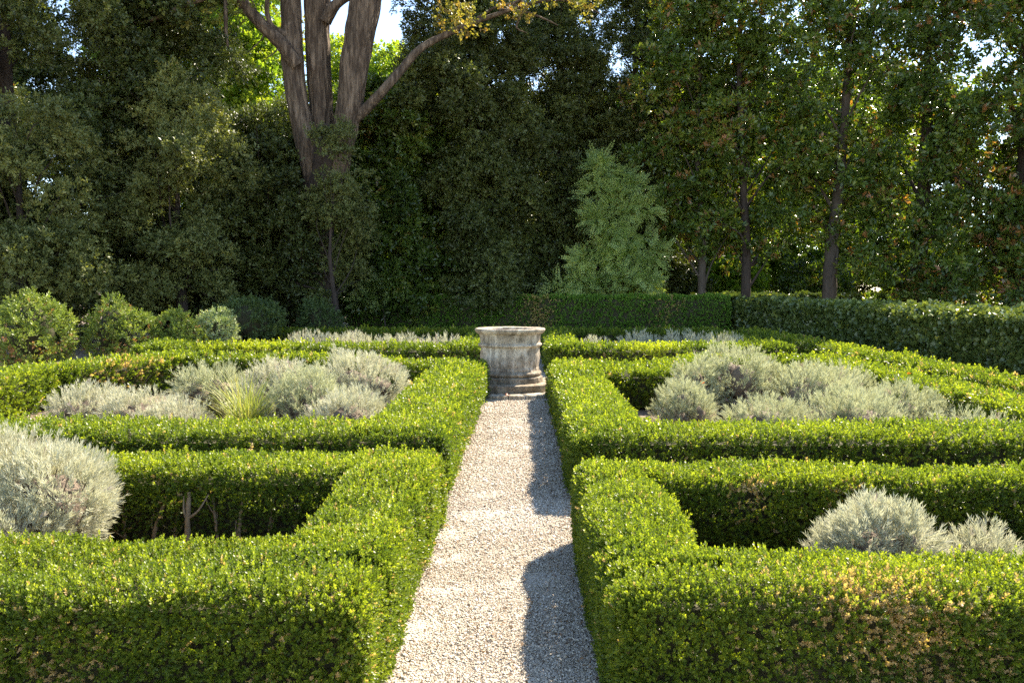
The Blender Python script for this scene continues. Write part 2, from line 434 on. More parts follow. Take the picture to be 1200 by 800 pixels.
# ------------------------------------------------------------------ hedges
def sdf(p, boxes, r, amp, seed):
    best = None
    for b in boxes:
        x0, x1, y0, y1, h = b[:5]
        c = np.array([(x0+x1)/2, (y0+y1)/2, (h-1.0)/2]); hf = np.array([(x1-x0)/2, (y1-y0)/2, (h+1.0)/2])
        q = p - c
        if len(b) > 5:                                        # turned boxes
            a = b[5]; q = np.stack([q[:, 0]*math.cos(a)+q[:, 1]*math.sin(a), -q[:, 0]*math.sin(a)+q[:, 1]*math.cos(a), q[:, 2]], 1)
        q = np.abs(q) - (hf - r)
        d = np.linalg.norm(np.maximum(q, 0), axis=1) + np.minimum(q.max(axis=1), 0) - r
        best = d if best is None else np.minimum(best, d)
    return best - amp*(wob(p, 0.55, seed) + 0.5*wob(p, 1.9, seed+1))

def grad(p, boxes, r, amp, seed):
    e = 0.004
    g = np.stack([sdf(p+np.array(v)*e, boxes, r, amp, seed)-sdf(p-np.array(v)*e, boxes, r, amp, seed) for v in ((1, 0, 0), (0, 1, 0), (0, 0, 1))], 1)
    return unit(g)

def box_points(b, dens):
    x0, x1, y0, y1, h = b[:5]
    A = [(x1-x0)*(y1-y0), (x1-x0)*h, (x1-x0)*h, (y1-y0)*h, (y1-y0)*h]
    out = []
    for k, a in enumerate(A):
        n = int(a*dens)
        u, v = rng.random(n), rng.random(n)
        X, Y, Z = x0+(x1-x0)*u, y0+(y1-y0)*v, np.full(n, h)
        if k == 1: Y, Z = np.full(n, y0), h*v
        if k == 2: Y, Z = np.full(n, y1), h*v
        if k == 3: X, Z, Y = np.full(n, x0), h*u, y0+(y1-y0)*v
        if k == 4: X, Z, Y = np.full(n, x1), h*u, y0+(y1-y0)*v
        out.append(np.stack([X, Y, Z], 1))
    P = np.concatenate(out)
    if len(b) > 5:
        a = b[5]; c = np.array([(x0+x1)/2, (y0+y1)/2]); q = P[:, :2]-c
        P[:, 0] = c[0]+q[:, 0]*math.cos(a)-q[:, 1]*math.sin(a); P[:, 1] = c[1]+q[:, 0]*math.sin(a)+q[:, 1]*math.cos(a)
    return P

def hedge(name, label, cat, boxes, mat='box', temps=None, dens=4300, smin=0.88, sk=1/5.1, smax=3.4, r=0.14, amp=0.018, seed=0,
          dry=None, bare=None, tips=0.035, base_tone=0.42, group=None, bright=None, inset=0.12, updir=0.55, stems=None, corecol='twig', jitter=0.05, side_drop=0.0):
    temps = temps or T_BOX
    root = thing(name, label, cat, (boxes[0][0], boxes[0][2], 0), group)
    off = np.array(root.location)
    P = np.concatenate([box_points(b, dens) for b in boxes])
    D = np.linalg.norm(P-CAM, axis=1)
    s = np.clip(D*sk, smin, smax)
    keep = rng.random(len(P)) < (smin/s)**2*1.0
    P, D, s = P[keep], D[keep], s[keep]
    d = sdf(P, boxes, r, amp, seed)
    k = d > -0.13
    P, s, d = P[k], s[k], d[k]
    for _ in range(2):
        g = grad(P, boxes, r, amp, seed); P = P - g*d[:, None]; d = sdf(P, boxes, r, amp, seed)
    g = grad(P, boxes, r, amp, seed)
    view = unit(CAM-P); facing = (g*view).sum(1)
    outfr = np.abs(P[:, 0]+0.02) > P[:, 1]*0.70+0.35           # well outside the frame: fewer, larger shoots
    pr = np.where(facing > -0.05, 1.0, 0.35)*np.where(g[:, 2] > 0.6, 0.78, 1.0)*np.where(outfr, 0.35, 1.0)
    k = (rng.random(len(P)) < pr) & (P[:, 2] > 0.015) & (np.abs(d) < 0.05)
    if bare is not None:                                       # thin lower part of a wall
        k &= rng.random(len(P)) > bare(P, g)
    P, s, g, outfr = P[k], s[k], g[k], outfr[k]
    s = np.where(outfr, s*1.5, s)
    n = len(P)
    dep = np.abs(rng.normal(0, 0.9, n))*0.030*np.sqrt(s) + 0.024*np.sqrt(s)
    dep = np.minimum(dep, 0.115)
    tall = rng.random(n) < tips*np.clip(g[:, 2], 0, 1)
    dep = np.where(tall, dep-0.028*np.sqrt(s), dep)
    P = P - g*dep[:, None]
    dirs = g + np.array([0, 0, updir]) + rng.normal(0, 0.42, (n, 3))
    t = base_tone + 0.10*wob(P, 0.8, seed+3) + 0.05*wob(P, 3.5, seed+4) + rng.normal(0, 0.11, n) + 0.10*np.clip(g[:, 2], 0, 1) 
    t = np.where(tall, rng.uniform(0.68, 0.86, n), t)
    if bright is not None: t = t + bright(P)
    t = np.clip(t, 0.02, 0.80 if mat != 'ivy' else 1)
    if dry is not None:
        pd = dry(P, g)
        isd = rng.random(n) < pd
        t = np.where(isd, rng.uniform(0.93, 1.0, n), t)
    odd = rng.random(n) < 0.004
    t = np.where(odd, 0.96, t)
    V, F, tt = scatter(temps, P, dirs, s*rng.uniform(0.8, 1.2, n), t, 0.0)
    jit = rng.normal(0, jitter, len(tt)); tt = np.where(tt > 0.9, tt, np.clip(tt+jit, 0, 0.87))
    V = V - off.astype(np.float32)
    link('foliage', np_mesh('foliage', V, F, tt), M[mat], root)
    # inner mass of twigs
    core = Bag()
    for i, b in enumerate(boxes):
        x0, x1, y0, y1, h = b[:5]
        q = inset + 0.004*i
        nx, ny, nz = max(3, int((x1-x0)/0.15)), max(3, int((y1-y0)/0.15)), 5
        z0 = 0.0 if bare is None else 0.0
        def grid(o, u, v, nu, nv):
            uu, vv = np.meshgrid(np.linspace(0, 1, nu+1), np.linspace(0, 1, nv+1))
            G = o + uu[..., None]*u + vv[..., None]*v
            G = G.reshape(-1, 3)
            ii = np.arange(nv)[:, None]*(nu+1); jj = np.arange(nu)[None, :]
            return G, np.stack([ii+jj, ii+jj+1, ii+nu+2+jj, ii+nu+1+jj], -1).reshape(-1, 4)
        X, Y, H = x1-x0-2*q, y1-y0-2*q, h-q
        o = np.array([x0+q, y0+q, 0.0])
        ex, ey, ez = np.array([X, 0, 0]), np.array([0, Y, 0]), np.array([0, 0, H])
        for (oo, u, v, nu, nv) in ((o+ez, ex, ey, nx, ny), (o, ex, ez, nx, nz), (o+ey, ex, ez, nx, nz), (o, ey, ez, ny, nz), (o+ex, ey, ez, ny, nz)):
            G, FF = grid(oo, u, v, nu, nv)
            if len(b) > 5:
                a = b[5]; c = np.array([(x0+x1)/2, (y0+y1)/2]); w = G[:, :2]-c
                G[:, 0] = c[0]+w[:, 0]*math.cos(a)-w[:, 1]*math.sin(a); G[:, 1] = c[1]+w[:, 0]*math.sin(a)+w[:, 1]*math.cos(a)
            G[:, :2] += 0.02*np.stack([wob(G, 2.2, 1), wob(G, 2.2, 2)], 1)
            core.add(G-off, FF)
    core.obj('branches', M[corecol], root, smooth=False)
    if stems:
        for (x, y, z1, rr, lean) in stems:
            y += 0.15
            bg = Bag()
            pts = [(x, y, -0.02), (x+lean*0.4, y+random.uniform(-.01, .01), z1*0.5), (x+lean, y+0.03, z1)]
            bg.tube([np.array(q)-off for q in pts], [rr*1.15, rr, rr*0.8], step=0.03, n=8, rough=0.15, freq=12)
            for _ in range(2):
                z = random.uniform(0.25, 0.8)*z1; dx = random.uniform(-.14, .14)
                bg.tube([np.array((x+lean*z/z1, y, z))-off, np.array((x+dx*0.6, y-0.015, z+0.06))-off, np.array((x+dx, y+0.02, z+0.15))-off], [rr*0.5, rr*0.4, rr*0.25], step=0.03, n=6, rough=0.15, freq=12)
            bg.obj('stem', M['twig_pale'], root)
    return root

def blob(cx, cy, cz, r, amt=1.0, sq=(1, 1, 1)):
    c = np.array([cx, cy, cz]); sq = np.array(sq)
    return lambda P: amt*np.exp(-(((P-c)/sq/r)**2).sum(1))

H = 0.55
# near left bed
dryA = lambda P, g: np.clip(blob(-1.75, 2.8, 0.22, 0.16)(P)*0.4 + blob(-0.62, 2.95, 0.25, 0.12)(P)*0.2 + 0.02, 0, 1) * 1.0
def bareA(P, g):
    inner = (P[:, 1] > 4.55) & (P[:, 1] < 5.0) & (P[:, 0] < -1.2)
    low = 1/(1+np.exp((P[:, 2]-0.28-0.05*wob(P, 1.2, 9))/0.025))
    v = np.where(inner, 0.62*low, 0)
    return np.maximum(v, blob(-1.7, 2.78, 0.10, 0.16)(P)*0.6)
stA = [(-1.62, 4.72, 0.34, 0.010, 0.03), (-1.80, 4.70, 0.33, 0.012, 0.02), (-1.93, 4.73, 0.36, 0.009, -0.05), (-2.10, 4.66, 0.40, 0.017, 0.0),
       (-2.24, 4.74, 0.32, 0.010, 0.05), (-2.36, 4.71, 0.36, 0.013, 0.10), (-2.52, 4.72, 0.34, 0.010, -0.03), (-1.48, 4.74, 0.32, 0.010, 0.06)]
hedge('box_hedge', 'bright green box hedge in the left foreground, bare stems under its back row', 'hedge',
      [(-4.6, -0.575, 2.80, 3.62, H), (-1.13, -0.58, 3.3, 5.58, H+.004), (-4.6, -0.6, 4.82, 5.55, H-.004), (-4.7, -4.1, 2.8, 5.55, H)],
      seed=1, dry=dryA, bare=bareA, stems=stA, tips=0.05, amp=0.03, dens=6000)
# near right bed
dryB = lambda P, g: np.clip(blob(1.28, 2.9, 0.50, 0.20, 1.0, (1.1, 1, 1))(P)*0.5 + blob(1.52, 2.85, 0.25, 0.22)(P)*0.38 + blob(1.05, 2.85, 0.15, 0.2)(P)*0.2
                            + blob(1.35, 4.75, 0.42, 0.10)(P)*0.6 + blob(2.0, 4.75, 0.35, 0.13)(P)*0.4 + 0.012, 0, 1)
def bareB(P, g):
    return np.clip(blob(1.1, 2.85, 0.12, 0.18)(P)*0.6 + blob(1.0, 4.75, 0.05, 0.16)(P)*0.8 + blob(1.36, 4.75, 0.42, 0.09)(P)*0.6, 0, 1)
hedge('box_hedge', 'bright green box hedge in the right foreground, tan dried patch on its front', 'hedge',
      [(0.31, 4.9, 2.86, 3.46, H), (0.30, 0.80, 3.2, 5.22, H+.004), (0.32, 4.9, 4.72, 5.20, H-.004), (4.35, 4.95, 2.86, 5.2, H)],
      seed=2, dry=dryB, bare=bareB, tips=0.05, amp=0.03, dens=6000)
# middle left bed
dryC = lambda P, g: np.clip(blob(-5.9, 12.0, 0.45, 0.5)(P)*0.5 + 0.01, 0, 1)
a1 = math.atan2(1.4, -1.6)
def seg(x0, y0, x1, y1, w, h):
    L = math.hypot(x1-x0, y1-y0)+w*0.8; a = math.atan2(y1-y0, x1-x0); cx, cy = (x0+x1)/2, (y0+y1)/2
    return (cx-L/2, cx+L/2, cy-w/2, cy+w/2, h, a)
hedge('box_hedge', 'box hedge left of the path round the middle bed that holds the grass tuft', 'hedge',
      [(-4.9, -0.62, 6.12, 6.90, H), (-1.40, -0.63, 6.3, 12.45, H+.006), seg(-4.9, 6.5, -6.9, 8.6, 0.7, H-.004), seg(-6.9, 8.6, -7.0, 11.2, 0.75, H),
       seg(-7.0, 11.2, -5.9, 13.3, 0.8, H+.003), seg(-5.9, 13.3, -3.6, 13.3, 0.7, H-.006), seg(-3.6, 13.2, -1.2, 12.1, 0.6, H-.01)],
      seed=3, dry=dryC, tips=0.06)
# middle right bed
hedge('box_hedge', 'box hedge right of the path round the middle bed of grey-green bushes', 'hedge',
      [(0.33, 5.3, 6.12, 6.84, H), (0.34, 1.02, 6.4, 12.3, H+.006), (0.36, 2.05, 11.0, 12.2, H-.004), seg(2.0, 11.9, 2.9, 13.3, 0.6, H-.008),
       (2.7, 5.2, 13.0, 13.6, H-.008), (4.62, 5.25, 6.3, 13.4, H)],
      seed=4, tips=0.05, dry=lambda P, g: blob(5.0, 9.0, 0.5, 0.8)(P)*0.06+0.006)
# beds beyond the well
hedge('box_hedge', 'low box hedge beyond the well on the left, mostly hidden behind silvery bushes', 'hedge',
      [(-7.6, -0.72, 15.4, 16.2, H+.01), (-1.45, -0.72, 15.6, 22.2, H), (-8.4, -0.8, 21.5, 22.2, H), seg(-8.4, 21.6, -7.5, 15.8, 0.7, H-.01)],
      seed=5, base_tone=0.38, bright=blob(-5.6, 15.8, 0.5, 0.9, 0.35))
hedge('box_hedge', 'low box hedge beyond the well on the right with one yellow-green stretch', 'hedge',
      [(0.40, 5.2, 15.45, 16.3, H+.01), (0.41, 1.1, 15.7, 22.0, H), (0.5, 5.2, 21.3, 22.0, H), (4.6, 5.25, 15.6, 21.8, H-.01)],
      seed=6, base_tone=0.36, bright=blob(2.4, 15.8, 0.5, 0.55, 0.5))
hedge('box_hedge', 'long low box hedge running along the foot of the ivy hedge on the right', 'hedge',
      [(5.75, 6.35, 6.5, 22.0, H)], seed=7, tips=0.06, dry=lambda P, g: 0.02+0*P[:, 0])
hedge('clipped_hedge', 'tall dark clipped hedge behind the well with brown twiggy gaps', 'hedge',
      [(-6.6, 7.3, 28.8, 29.9, 1.42)], mat='box_dark', dens=3300, smax=3.2, seed=8, r=0.12, amp=0.04, tips=0.02,
      dry=lambda P, g: np.clip(blob(0.45, 28.8, 0.8, 0.55, 1, (1, 1, 2))(P)*0.8 + blob(5.0, 28.8, 0.9, 0.4, 1, (1, 1, 2))(P)*0.4 + 0.006, 0, 1))
hedge('ivy_hedge', 'long ivy covered hedge down the right side with glossy dark leaves', 'hedge',
      [(7.7, 8.9, 9.5, 29.6, 1.24)], mat='ivy', temps=T_IVY, dens=1000, smin=1.0, sk=1/14, smax=2.0, seed=9, r=0.18, amp=0.085, tips=0.14, base_tone=0.35, updir=0.1)
hedge('clipped_hedge', 'short dark hedge of broad leaves behind the far end of the ivy hedge', 'hedge',
      [(6.6, 14.5, 31.2, 32.4, 1.38)], mat='ivy', temps=T_IVY, dens=600, smin=1.4, sk=1/14, smax=2.2, seed=10, r=0.2, amp=0.07, tips=0.03, base_tone=0.25)

# ------------------------------------------------------------------ silvery bushes
def mound(name, label, cat, x, y, r, h, mat='lav', temps=None, dens=1500, sc0=1.0, group=None, seed=0, lob=7, wood='lav_wood', updir=0.7,
          bare_low=0.35, ry=None, base=0.45, wide=1.05, nst=9, jit=0.28, drylow=0.5, gap=0.20):
    temps = temps or T_LAV
    root = thing(name, label, cat, (x, y, 0), group)
    ry = ry or r
    rs = np.random.default_rng(100+seed)
    lobes = [(rs.normal(0, .08)*r, rs.normal(0, .08)*r, h*0.55, r*0.64, ry*0.64, h*0.45)]
    for i in range(lob):
        a = i*2*PI/lob + rs.uniform(-.4, .4)
        rr = rs.uniform(0.33, 0.52)
        lobes.append((math.cos(a)*r*(1-rr)*0.95, math.sin(a)*ry*(1-rr)*0.95, h*rs.uniform(0.28, 0.62), r*rr, ry*rr, h*rs.uniform(0.26, 0.38)))
    Ps, Ns = [], []
    D = math.hypot(x, y)
    s = max(0.95, D/6.8)*sc0
    for (lx, ly, lz, ax, ay, az) in lobes:
        area = 4*PI*((ax*ay)**1.6/3+(ax*az)**1.6/3+(ay*az)**1.6/3)**(1/1.6)
        n = int(area*dens/s**2)
        u = unit(rng.normal(size=(n, 3)))
        P = u*np.array([ax, ay, az])
        P *= (1 + 0.15*wob(P+np.array([x, y, 0]), 2.2, seed) + 0.07*wob(P+np.array([x, y, 0]), 5.0, seed+5))[:, None] * rng.uniform(0.80, 1.04, (n, 1))
        N = unit(u/np.array([ax, ay, az]))
        Ps.append(P+np.array([lx, ly, lz])); Ns.append(N)
    P = np.concatenate(Ps); N = np.concatenate(Ns)
    keep = P[:, 2] > 0.02
    for (lx, ly, lz, ax, ay, az) in lobes:
        q = (((P-np.array([lx, ly, lz]))/np.array([ax, ay, az]))**2).sum(1)
        keep &= q > 0.72
    zf = P[:, 2]/h
    keep &= rng.random(len(P)) > np.clip((bare_low-zf)/bare_low, 0, 1)*0.85
    keep &= wob(P+np.array([x, y, 0]), 2.6, seed+2) > -1.5+gap*4*(1-zf)
    pr = np.where((N*unit(CAM-(P+np.array([x, y, 0])))).sum(1) > -0.2, 1, 0.4)
    keep &= rng.random(len(P)) < pr
    P, N, zf = P[keep], N[keep], zf[keep]
    n = len(P)
    d = N*1.0 + np.array([0, 0, updir]) + rng.normal(0, jit, (n, 3))
    t = base + 0.10*wob(P, 2.0, seed) + rng.normal(0, 0.12, n)
    t = np.clip(t, 0, 0.86)
    dry = rng.random(n) < np.clip(drylow*(0.55-zf), 0.015, 1)
    t = np.where(dry, rng.uniform(0.92, 1, n), t)
    V, F, tt = scatter(temps, P, d, s*rng.uniform(0.7, 1.25, n)*wide, t, 0.02)
    link('foliage', np_mesh('foliage', V, F, tt), M[mat], root)
    # woody stems fanning out from the foot
    bg = Bag()
    for (lx, ly, lz, ax, ay, az) in lobes:
        for _ in range(nst):
            e = np.array([lx, ly, lz]) + unit(rs.normal(size=(1, 3)))[0]*np.array([ax, ay, az])*0.85
            if e[2] < h*0.15: continue
            b = np.array([lx*0.3+rs.normal(0, .03), ly*0.3+rs.normal(0, .03), -0.02])
            m = b*0.45+e*0.55 + rs.normal(0, 0.03, 3) - np.array([0, 0, 0.12*h])
            bg.tube([b, m, e], [0.010*s**.5, 0.006*s**.5, 0.003*s**.5], step=0.08, n=5)
    bg.obj('stems', M[wood], root)
    core = Bag()
    for (lx, ly, lz, ax, ay, az) in (lobes if temps is T_LAV else lobes[:1]):
        nu, nv = 16, 10
        th = np.linspace(0.05, PI-0.05, nv); ph = np.linspace(0, 2*PI, nu, endpoint=False)
        TH, PH = np.meshgrid(th, ph, indexing='ij')
        U = np.stack([np.sin(TH)*np.cos(PH), np.sin(TH)*np.sin(PH), np.cos(TH)], -1).reshape(-1, 3)
        G = U*np.array([ax, ay, az])*(0.62 if temps is T_LAV else 0.7)*(1+0.15*wob(U, 0.9, seed))[:, None]+np.array([lx, ly, lz])
        G[:, 2] = np.maximum(G[:, 2], -0.01)
        i = np.arange(nv-1)[:, None]*nu; j = np.arange(nu)[None, :]; j2 = (j+1) % nu
        core.add(G, np.stack([i+j, i+nu+j, i+nu+j2, i+j2], -1).reshape(-1, 4))
    core.obj('twigs', M[wood], root)
    return root

SG = 'silvery bushes in the hedged beds'
L_ = [  # x, y, r, h, mat, label
 (-3.08, 4.35, 0.76, 0.78, 'lav', 'large pale silver bush nearest the camera at the left edge'),
 (1.80, 4.10, 0.29, 0.50, 'lav', 'larger of the two silver bushes in the right foreground bed'),
 (2.40, 4.15, 0.19, 0.38, 'lav', 'smaller rounded silver bush right of its twin in the right foreground bed'),
 # left middle bed
 (-2.15, 9.6, 0.72, 0.92, 'lav', 'tallest silver bush in the left middle bed, close to the well'),
 (-1.85, 8.15, 0.46, 0.62, 'lav', 'low silver bush in the inner front corner of the left middle bed'),
 (-2.42, 8.75, 0.50, 0.78, 'lav_green', 'brownish twiggy silver bush in front of the tallest one in the left middle bed'),
 (-3.25, 10.3, 0.60, 0.72, 'lav', 'silver bush behind the grass tuft in the left middle bed'),
 (-4.35, 8.9, 0.50, 0.50, 'lav', 'low silver bush with mauve brown twigs, centre of the left middle bed'),
 (-3.75, 8.2, 0.42, 0.46, 'lav', 'low sparse silver bush just left of the grass tuft'),
 (-5.20, 9.3, 0.48, 0.46, 'lav', 'low spreading silver bush at the left end of the left middle bed'),
 (-4.2, 10.6, 0.5, 0.60, 'lav_green', 'silver bush against the back hedge of the left middle bed'),
 # right middle bed
 (2.62, 10.2, 0.66, 0.95, 'lav_green', 'tallest grey-green bush in the right middle bed'),
 (1.78, 9.0, 0.36, 0.62, 'lav_green', 'small upright grey bush with bare stems nearest the well in the right middle bed'),
 (2.05, 9.75, 0.24, 0.86, 'lav_green', 'thin upright grey bush left of the tallest one in the right middle bed'),
 (2.45, 8.1, 0.46, 0.55, 'lav_green', 'grey-green bush with bare brown stems at the front of the right middle bed'),
 (3.35, 8.3, 0.60, 0.60, 'lav_green', 'broad grey-green bush at the front centre of the right middle bed'),
 (3.55, 9.7, 0.66, 0.72, 'lav_green', 'broad grey-green bush right of the tallest one in the right middle bed'),
 (4.15, 8.8, 0.55, 0.56, 'lav_green', 'grey-green bush in the right half of the right middle bed'),
 (4.20, 10.6, 0.50, 0.60, 'lav_green', 'grey-green bush in the far right corner of the right middle bed'),
 (4.25, 7.6, 0.42, 0.45, 'lav_green', 'low straggly bush in the near right corner of the right middle bed'),
 # beyond the well
 (-5.0, 18.2, 0.62, 0.66, 'lav', 'bluish silver bush, leftmost of those beyond the well'),
 (-4.0, 18.4, 0.60, 0.62, 'lav', 'bluish silver bush second from the left beyond the well'),
 (-2.9, 18.3, 0.58, 0.58, 'lav', 'bluish silver bush in the middle of the left bed beyond the well'),
 (-1.95, 18.0, 0.45, 0.60, 'lav', 'bluish silver bush just left of the well rim'),
 (1.55, 17.6, 0.45, 0.55, 'lav', 'small bluish silver bush just right of the well rim'),
 (2.7, 18.4, 0.62, 0.66, 'lav', 'bluish silver bush behind the yellow-green stretch of hedge'),
 (3.6, 18.2, 0.55, 0.70, 'lav', 'bluish silver bush in the middle of the right bed beyond the well'),
 (4.35, 17.6, 0.45, 0.68, 'lav', 'bluish silver bush at the right end of the bed beyond the well'),
]
for i, (x, y, r, h, mt, lab) in enumerate(L_):
    if i in (6, 10): pass
    if y > 14: h *= 0.70; r *= 0.9
    elif y > 6: h *= 0.90; r *= 0.92
    mound('lavender_bush', lab, 'shrub', x, y, r, h, mat=mt, group=SG, seed=i, dens=1150 if y > 6 else 1900,
          drylow=0.9 if mt == 'lav_green' or i in (7, 8, 9) else 0.35)

# grass tuft in the left middle bed
def grass_tuft(x, y, n, L, label):
    root = thing('grass_tuft', label, 'grass')
    root.location = (x, y, 0)
    V = []; k = 0
    for _ in range(n):
        a = rng.uniform(0, 2*PI); b = np.array([rng.normal(0, .07), rng.normal(0, .07), 0])
        l = L*rng.uniform(.6, 1.1); o = rng.uniform(0.25, 0.8)
        dh = np.array([math.cos(a), math.sin(a), 0]); side = np.array([-math.sin(a), math.cos(a), 0])*0.006
        pr = None
        for j in range(6):
            f = j/5
            p = b + dh*o*l*f**1.6 + np.array([0, 0, l*(f-0.55*f*f*o)])
            w = side*(1-0.85*f)
            if pr is not None: V += [pr[0]-pr[1], pr[0]+pr[1], p+w, p-w]
            pr = (p, w)
    V = np.array(V); F = np.arange(len(V)).reshape(-1, 4)
    link('blades', np_mesh('blades', V, F, np.repeat(rng.random(n), 5)), M['grass'], root)
grass_tuft(-3.02, 8.45, 330, 0.95, 'tuft of long arching yellow-green grass among the silver bushes on the left')

# ------------------------------------------------------------------ green shrubs on the left
GS = 'loose green shrubs below the left trees'
for i, (x, y, r, h, mt, lab, dn) in enumerate([
    (-10.0, 15.8, 0.86, 1.50, 'shrub', 'sunlit yellow-green shrub at the left edge of the photo', 600),
    (-8.75, 17.0, 0.70, 1.44, 'shrub', 'rounded green shrub second from the left edge', 600),
    (-7.75, 17.6, 0.50, 1.15, 'shrub', 'low olive shrub tucked right of the second rounded one', 600),
    (-7.25, 18.3, 0.50, 1.18, 'shrub_pale', 'pale variegated shrub between olive and dark green ones', 600),
    (-7.6, 21.4, 1.05, 1.42, 'shrub_dark', 'dark green spreading shrub left of the big trunk', 500),
    (-6.2, 23.6, 0.62, 1.35, 'shrub_dark', 'small dark shrub at the foot of the big trunk', 500)]):
    mound('green_shrub', lab, 'shrub', x, y, r, h, mat=mt, temps=T_SHR, dens=dn*1.3, sc0=0.58, group=GS, seed=50+i, wood='twig', updir=0.35, bare_low=0.2, wide=1.0, nst=5, jit=0.65, drylow=0.75, gap=0.0)

# ------------------------------------------------------------------ the old well head
def lathe(profile, n=96, rough=0.004, fr=3.0, close=False):
    pr = np.array(profile, float); m = len(pr)
    a = np.linspace(0, 2*PI, n, endpoint=False)
    V = np.stack([pr[:, 0:1]*np.cos(a), pr[:, 0:1]*np.sin(a), np.repeat(pr[:, 1:2], n, 1)], -1)
    P = V.reshape(-1, 3)
    d = rough*(wob(P, fr, 2)+0.6*wob(P, fr*3, 5)+0.4*wob(P, fr*8, 6))
    rad = unit(P*np.array([1, 1, 0]))
    P = P + rad*d[:, None] + np.array([0, 0, 0.5])*d[:, None]
    i = np.arange(m-1)[:, None]*n; j = np.arange(n)[None, :]; j2 = (j+1) % n
    F = np.stack([i+j, i+j2, i+n+j2, i+n+j], -1).reshape(-1, 4)
    return P, F
def dense(profile, st=0.012):
    out = [profile[0]]
    for a, b in zip(profile, profile[1:]):
        k = max(1, int(math.hypot(b[0]-a[0], b[1]-a[1])/st))
        for j in range(1, k+1): out.append((a[0]+(b[0]-a[0])*j/k, a[1]+(b[1]-a[1])*j/k))
    return out
WX, WY = -0.28, 12.9
well = thing('stone_well', 'round weathered stone well head with moulded rim on a circular step', 'well', (WX, WY, 0))
def arc(cx, cz, r, a0, a1, n=7):
    return [(cx+r*math.cos(R(a0+(a1-a0)*i/n)), cz+r*math.sin(R(a0+(a1-a0)*i/n))) for i in range(n+1)]
def wp(name, prof, mat, rough=0.004, n=128, fr=3.0):
    V, F = lathe(dense(prof), n, rough, fr)
    return link(name, np_mesh(name, V, F, smooth=True), M[mat], well)
step = [(0.44, 0.175), (0.735, 0.180), (0.752, 0.168), (0.756, 0.06), (0.756, 0.0)]
wp('step', step, 'stone_dirty', 0.006)
base = [(0.40, 0.28), (0.505, 0.272)] + [(0.528, 0.262), (0.532, 0.19), (0.53, 0.17)]
wp('plinth', base, 'stone_dirty', 0.004)
wp('base_moulding', [(0.44, 0.385), (0.468, 0.375), (0.478, 0.352)] + arc(0.478, 0.315, 0.033, 80, -80) + [(0.49, 0.272), (0.45, 0.26)], 'stone_dirty', 0.004)
# drum with worn vertical ribs and panels
prof = dense([(0.485, 0.80), (0.480, 0.76), (0.474, 0.70), (0.468, 0.55), (0.462, 0.42), (0.468, 0.385), (0.46, 0.36)], 0.012)
V, F = lathe(prof, 192, 0.006, 2.5)
ang = np.arctan2(V[:, 1], V[:, 0]); zz = V[:, 2]
env = np.clip((zz-0.41)/0.04, 0, 1)*np.clip((0.73-zz)/0.04, 0, 1)
ph = (ang*6/PI) % 2 - 1
rib = np.exp(-(ph/0.09)**2)*0.012 + np.exp(-((np.abs(ph)-0.28)/0.05)**2)*0.006
med = np.exp(-(((np.abs(ph)-1)*0.25)**2 + ((zz-0.57)*1.6)**2*1.0)*60)*0.016
V = V + unit(V*np.array([1, 1, 0]))*(env*(rib*0.7+med))[:, None]
link('drum', np_mesh('drum', V, F, smooth=True), M['stone'], well)
wp('band', [(0.47, 0.815), (0.49, 0.808)] + arc(0.492, 0.775, 0.024, 75, -75) + [(0.49, 0.742), (0.47, 0.735)], 'stone', 0.004)
wp('neck', [(0.525, 0.985), (0.508, 0.96), (0.494, 0.90), (0.486, 0.84), (0.484, 0.80)], 'stone', 0.005)
wp('rim', [(0.40, 0.0), (0.40, 0.5), (0.41, 0.98), (0.425, 1.025), (0.45, 1.035), (0.55, 1.038), (0.568, 1.030), (0.572, 1.005), (0.560, 0.996),
           (0.558, 0.985), (0.548, 0.975), (0.535, 0.968), (0.53, 0.955), (0.49, 0.95)], 'stone', 0.004)
def water_disc():
    n = 48; a = np.linspace(0, 2*PI, n, endpoint=False)
    V = np.stack([0.41*np.cos(a), 0.41*np.sin(a), np.full(n, 0.35)], 1); F = np.arange(n)[None, :]
    link('fill', np_mesh('fill', V, F), M['soil'], well)
water_disc()
def slab(a0, a1, r0, r1, z0, z1):
    n = 6; aa = np.linspace(a0, a1, n+1)
    V = []
    for (r, z) in ((r0, z0), (r0, z1), (r1-0.01, z1), (r1, z1-0.012), (r1, z0)):
        V += [(r*math.cos(a), r*math.sin(a), z) for a in aa]
    V = np.array(V); F = []
    for k in range(4):
        for i in range(n):
            F.append((k*(n+1)+i, k*(n+1)+i+1, (k+1)*(n+1)+i+1, (k+1)*(n+1)+i))
    for e in (0, n):                                       # end faces as two quads
        F.append((0+e, (n+1)+e, 2*(n+1)+e, 4*(n+1)+e)); F.append((2*(n+1)+e, 3*(n+1)+e, 4*(n+1)+e, 4*(n+1)+e-0))
    F = [f for f in F if len(set(f)) == 4]
    V = V + 0.002*np.stack([wob(V, 4, 1), wob(V, 4, 2), wob(V, 4, 3)], 1)
    return V, np.array(F)
ns = 20
cuts = np.linspace(0, 2*PI, ns+1)+rng.normal(0, .035, ns+1); cuts[-1] = cuts[0]+2*PI
for i in range(ns):
    V, F = slab(cuts[i]+0.007, cuts[i+1]-0.007, 0.60, 1.03+random.uniform(-.015, .015), -0.02, 0.062+random.uniform(-.007, .007))
    link('paving_slab', np_mesh('paving_slab', V, F), M['slab'], well)

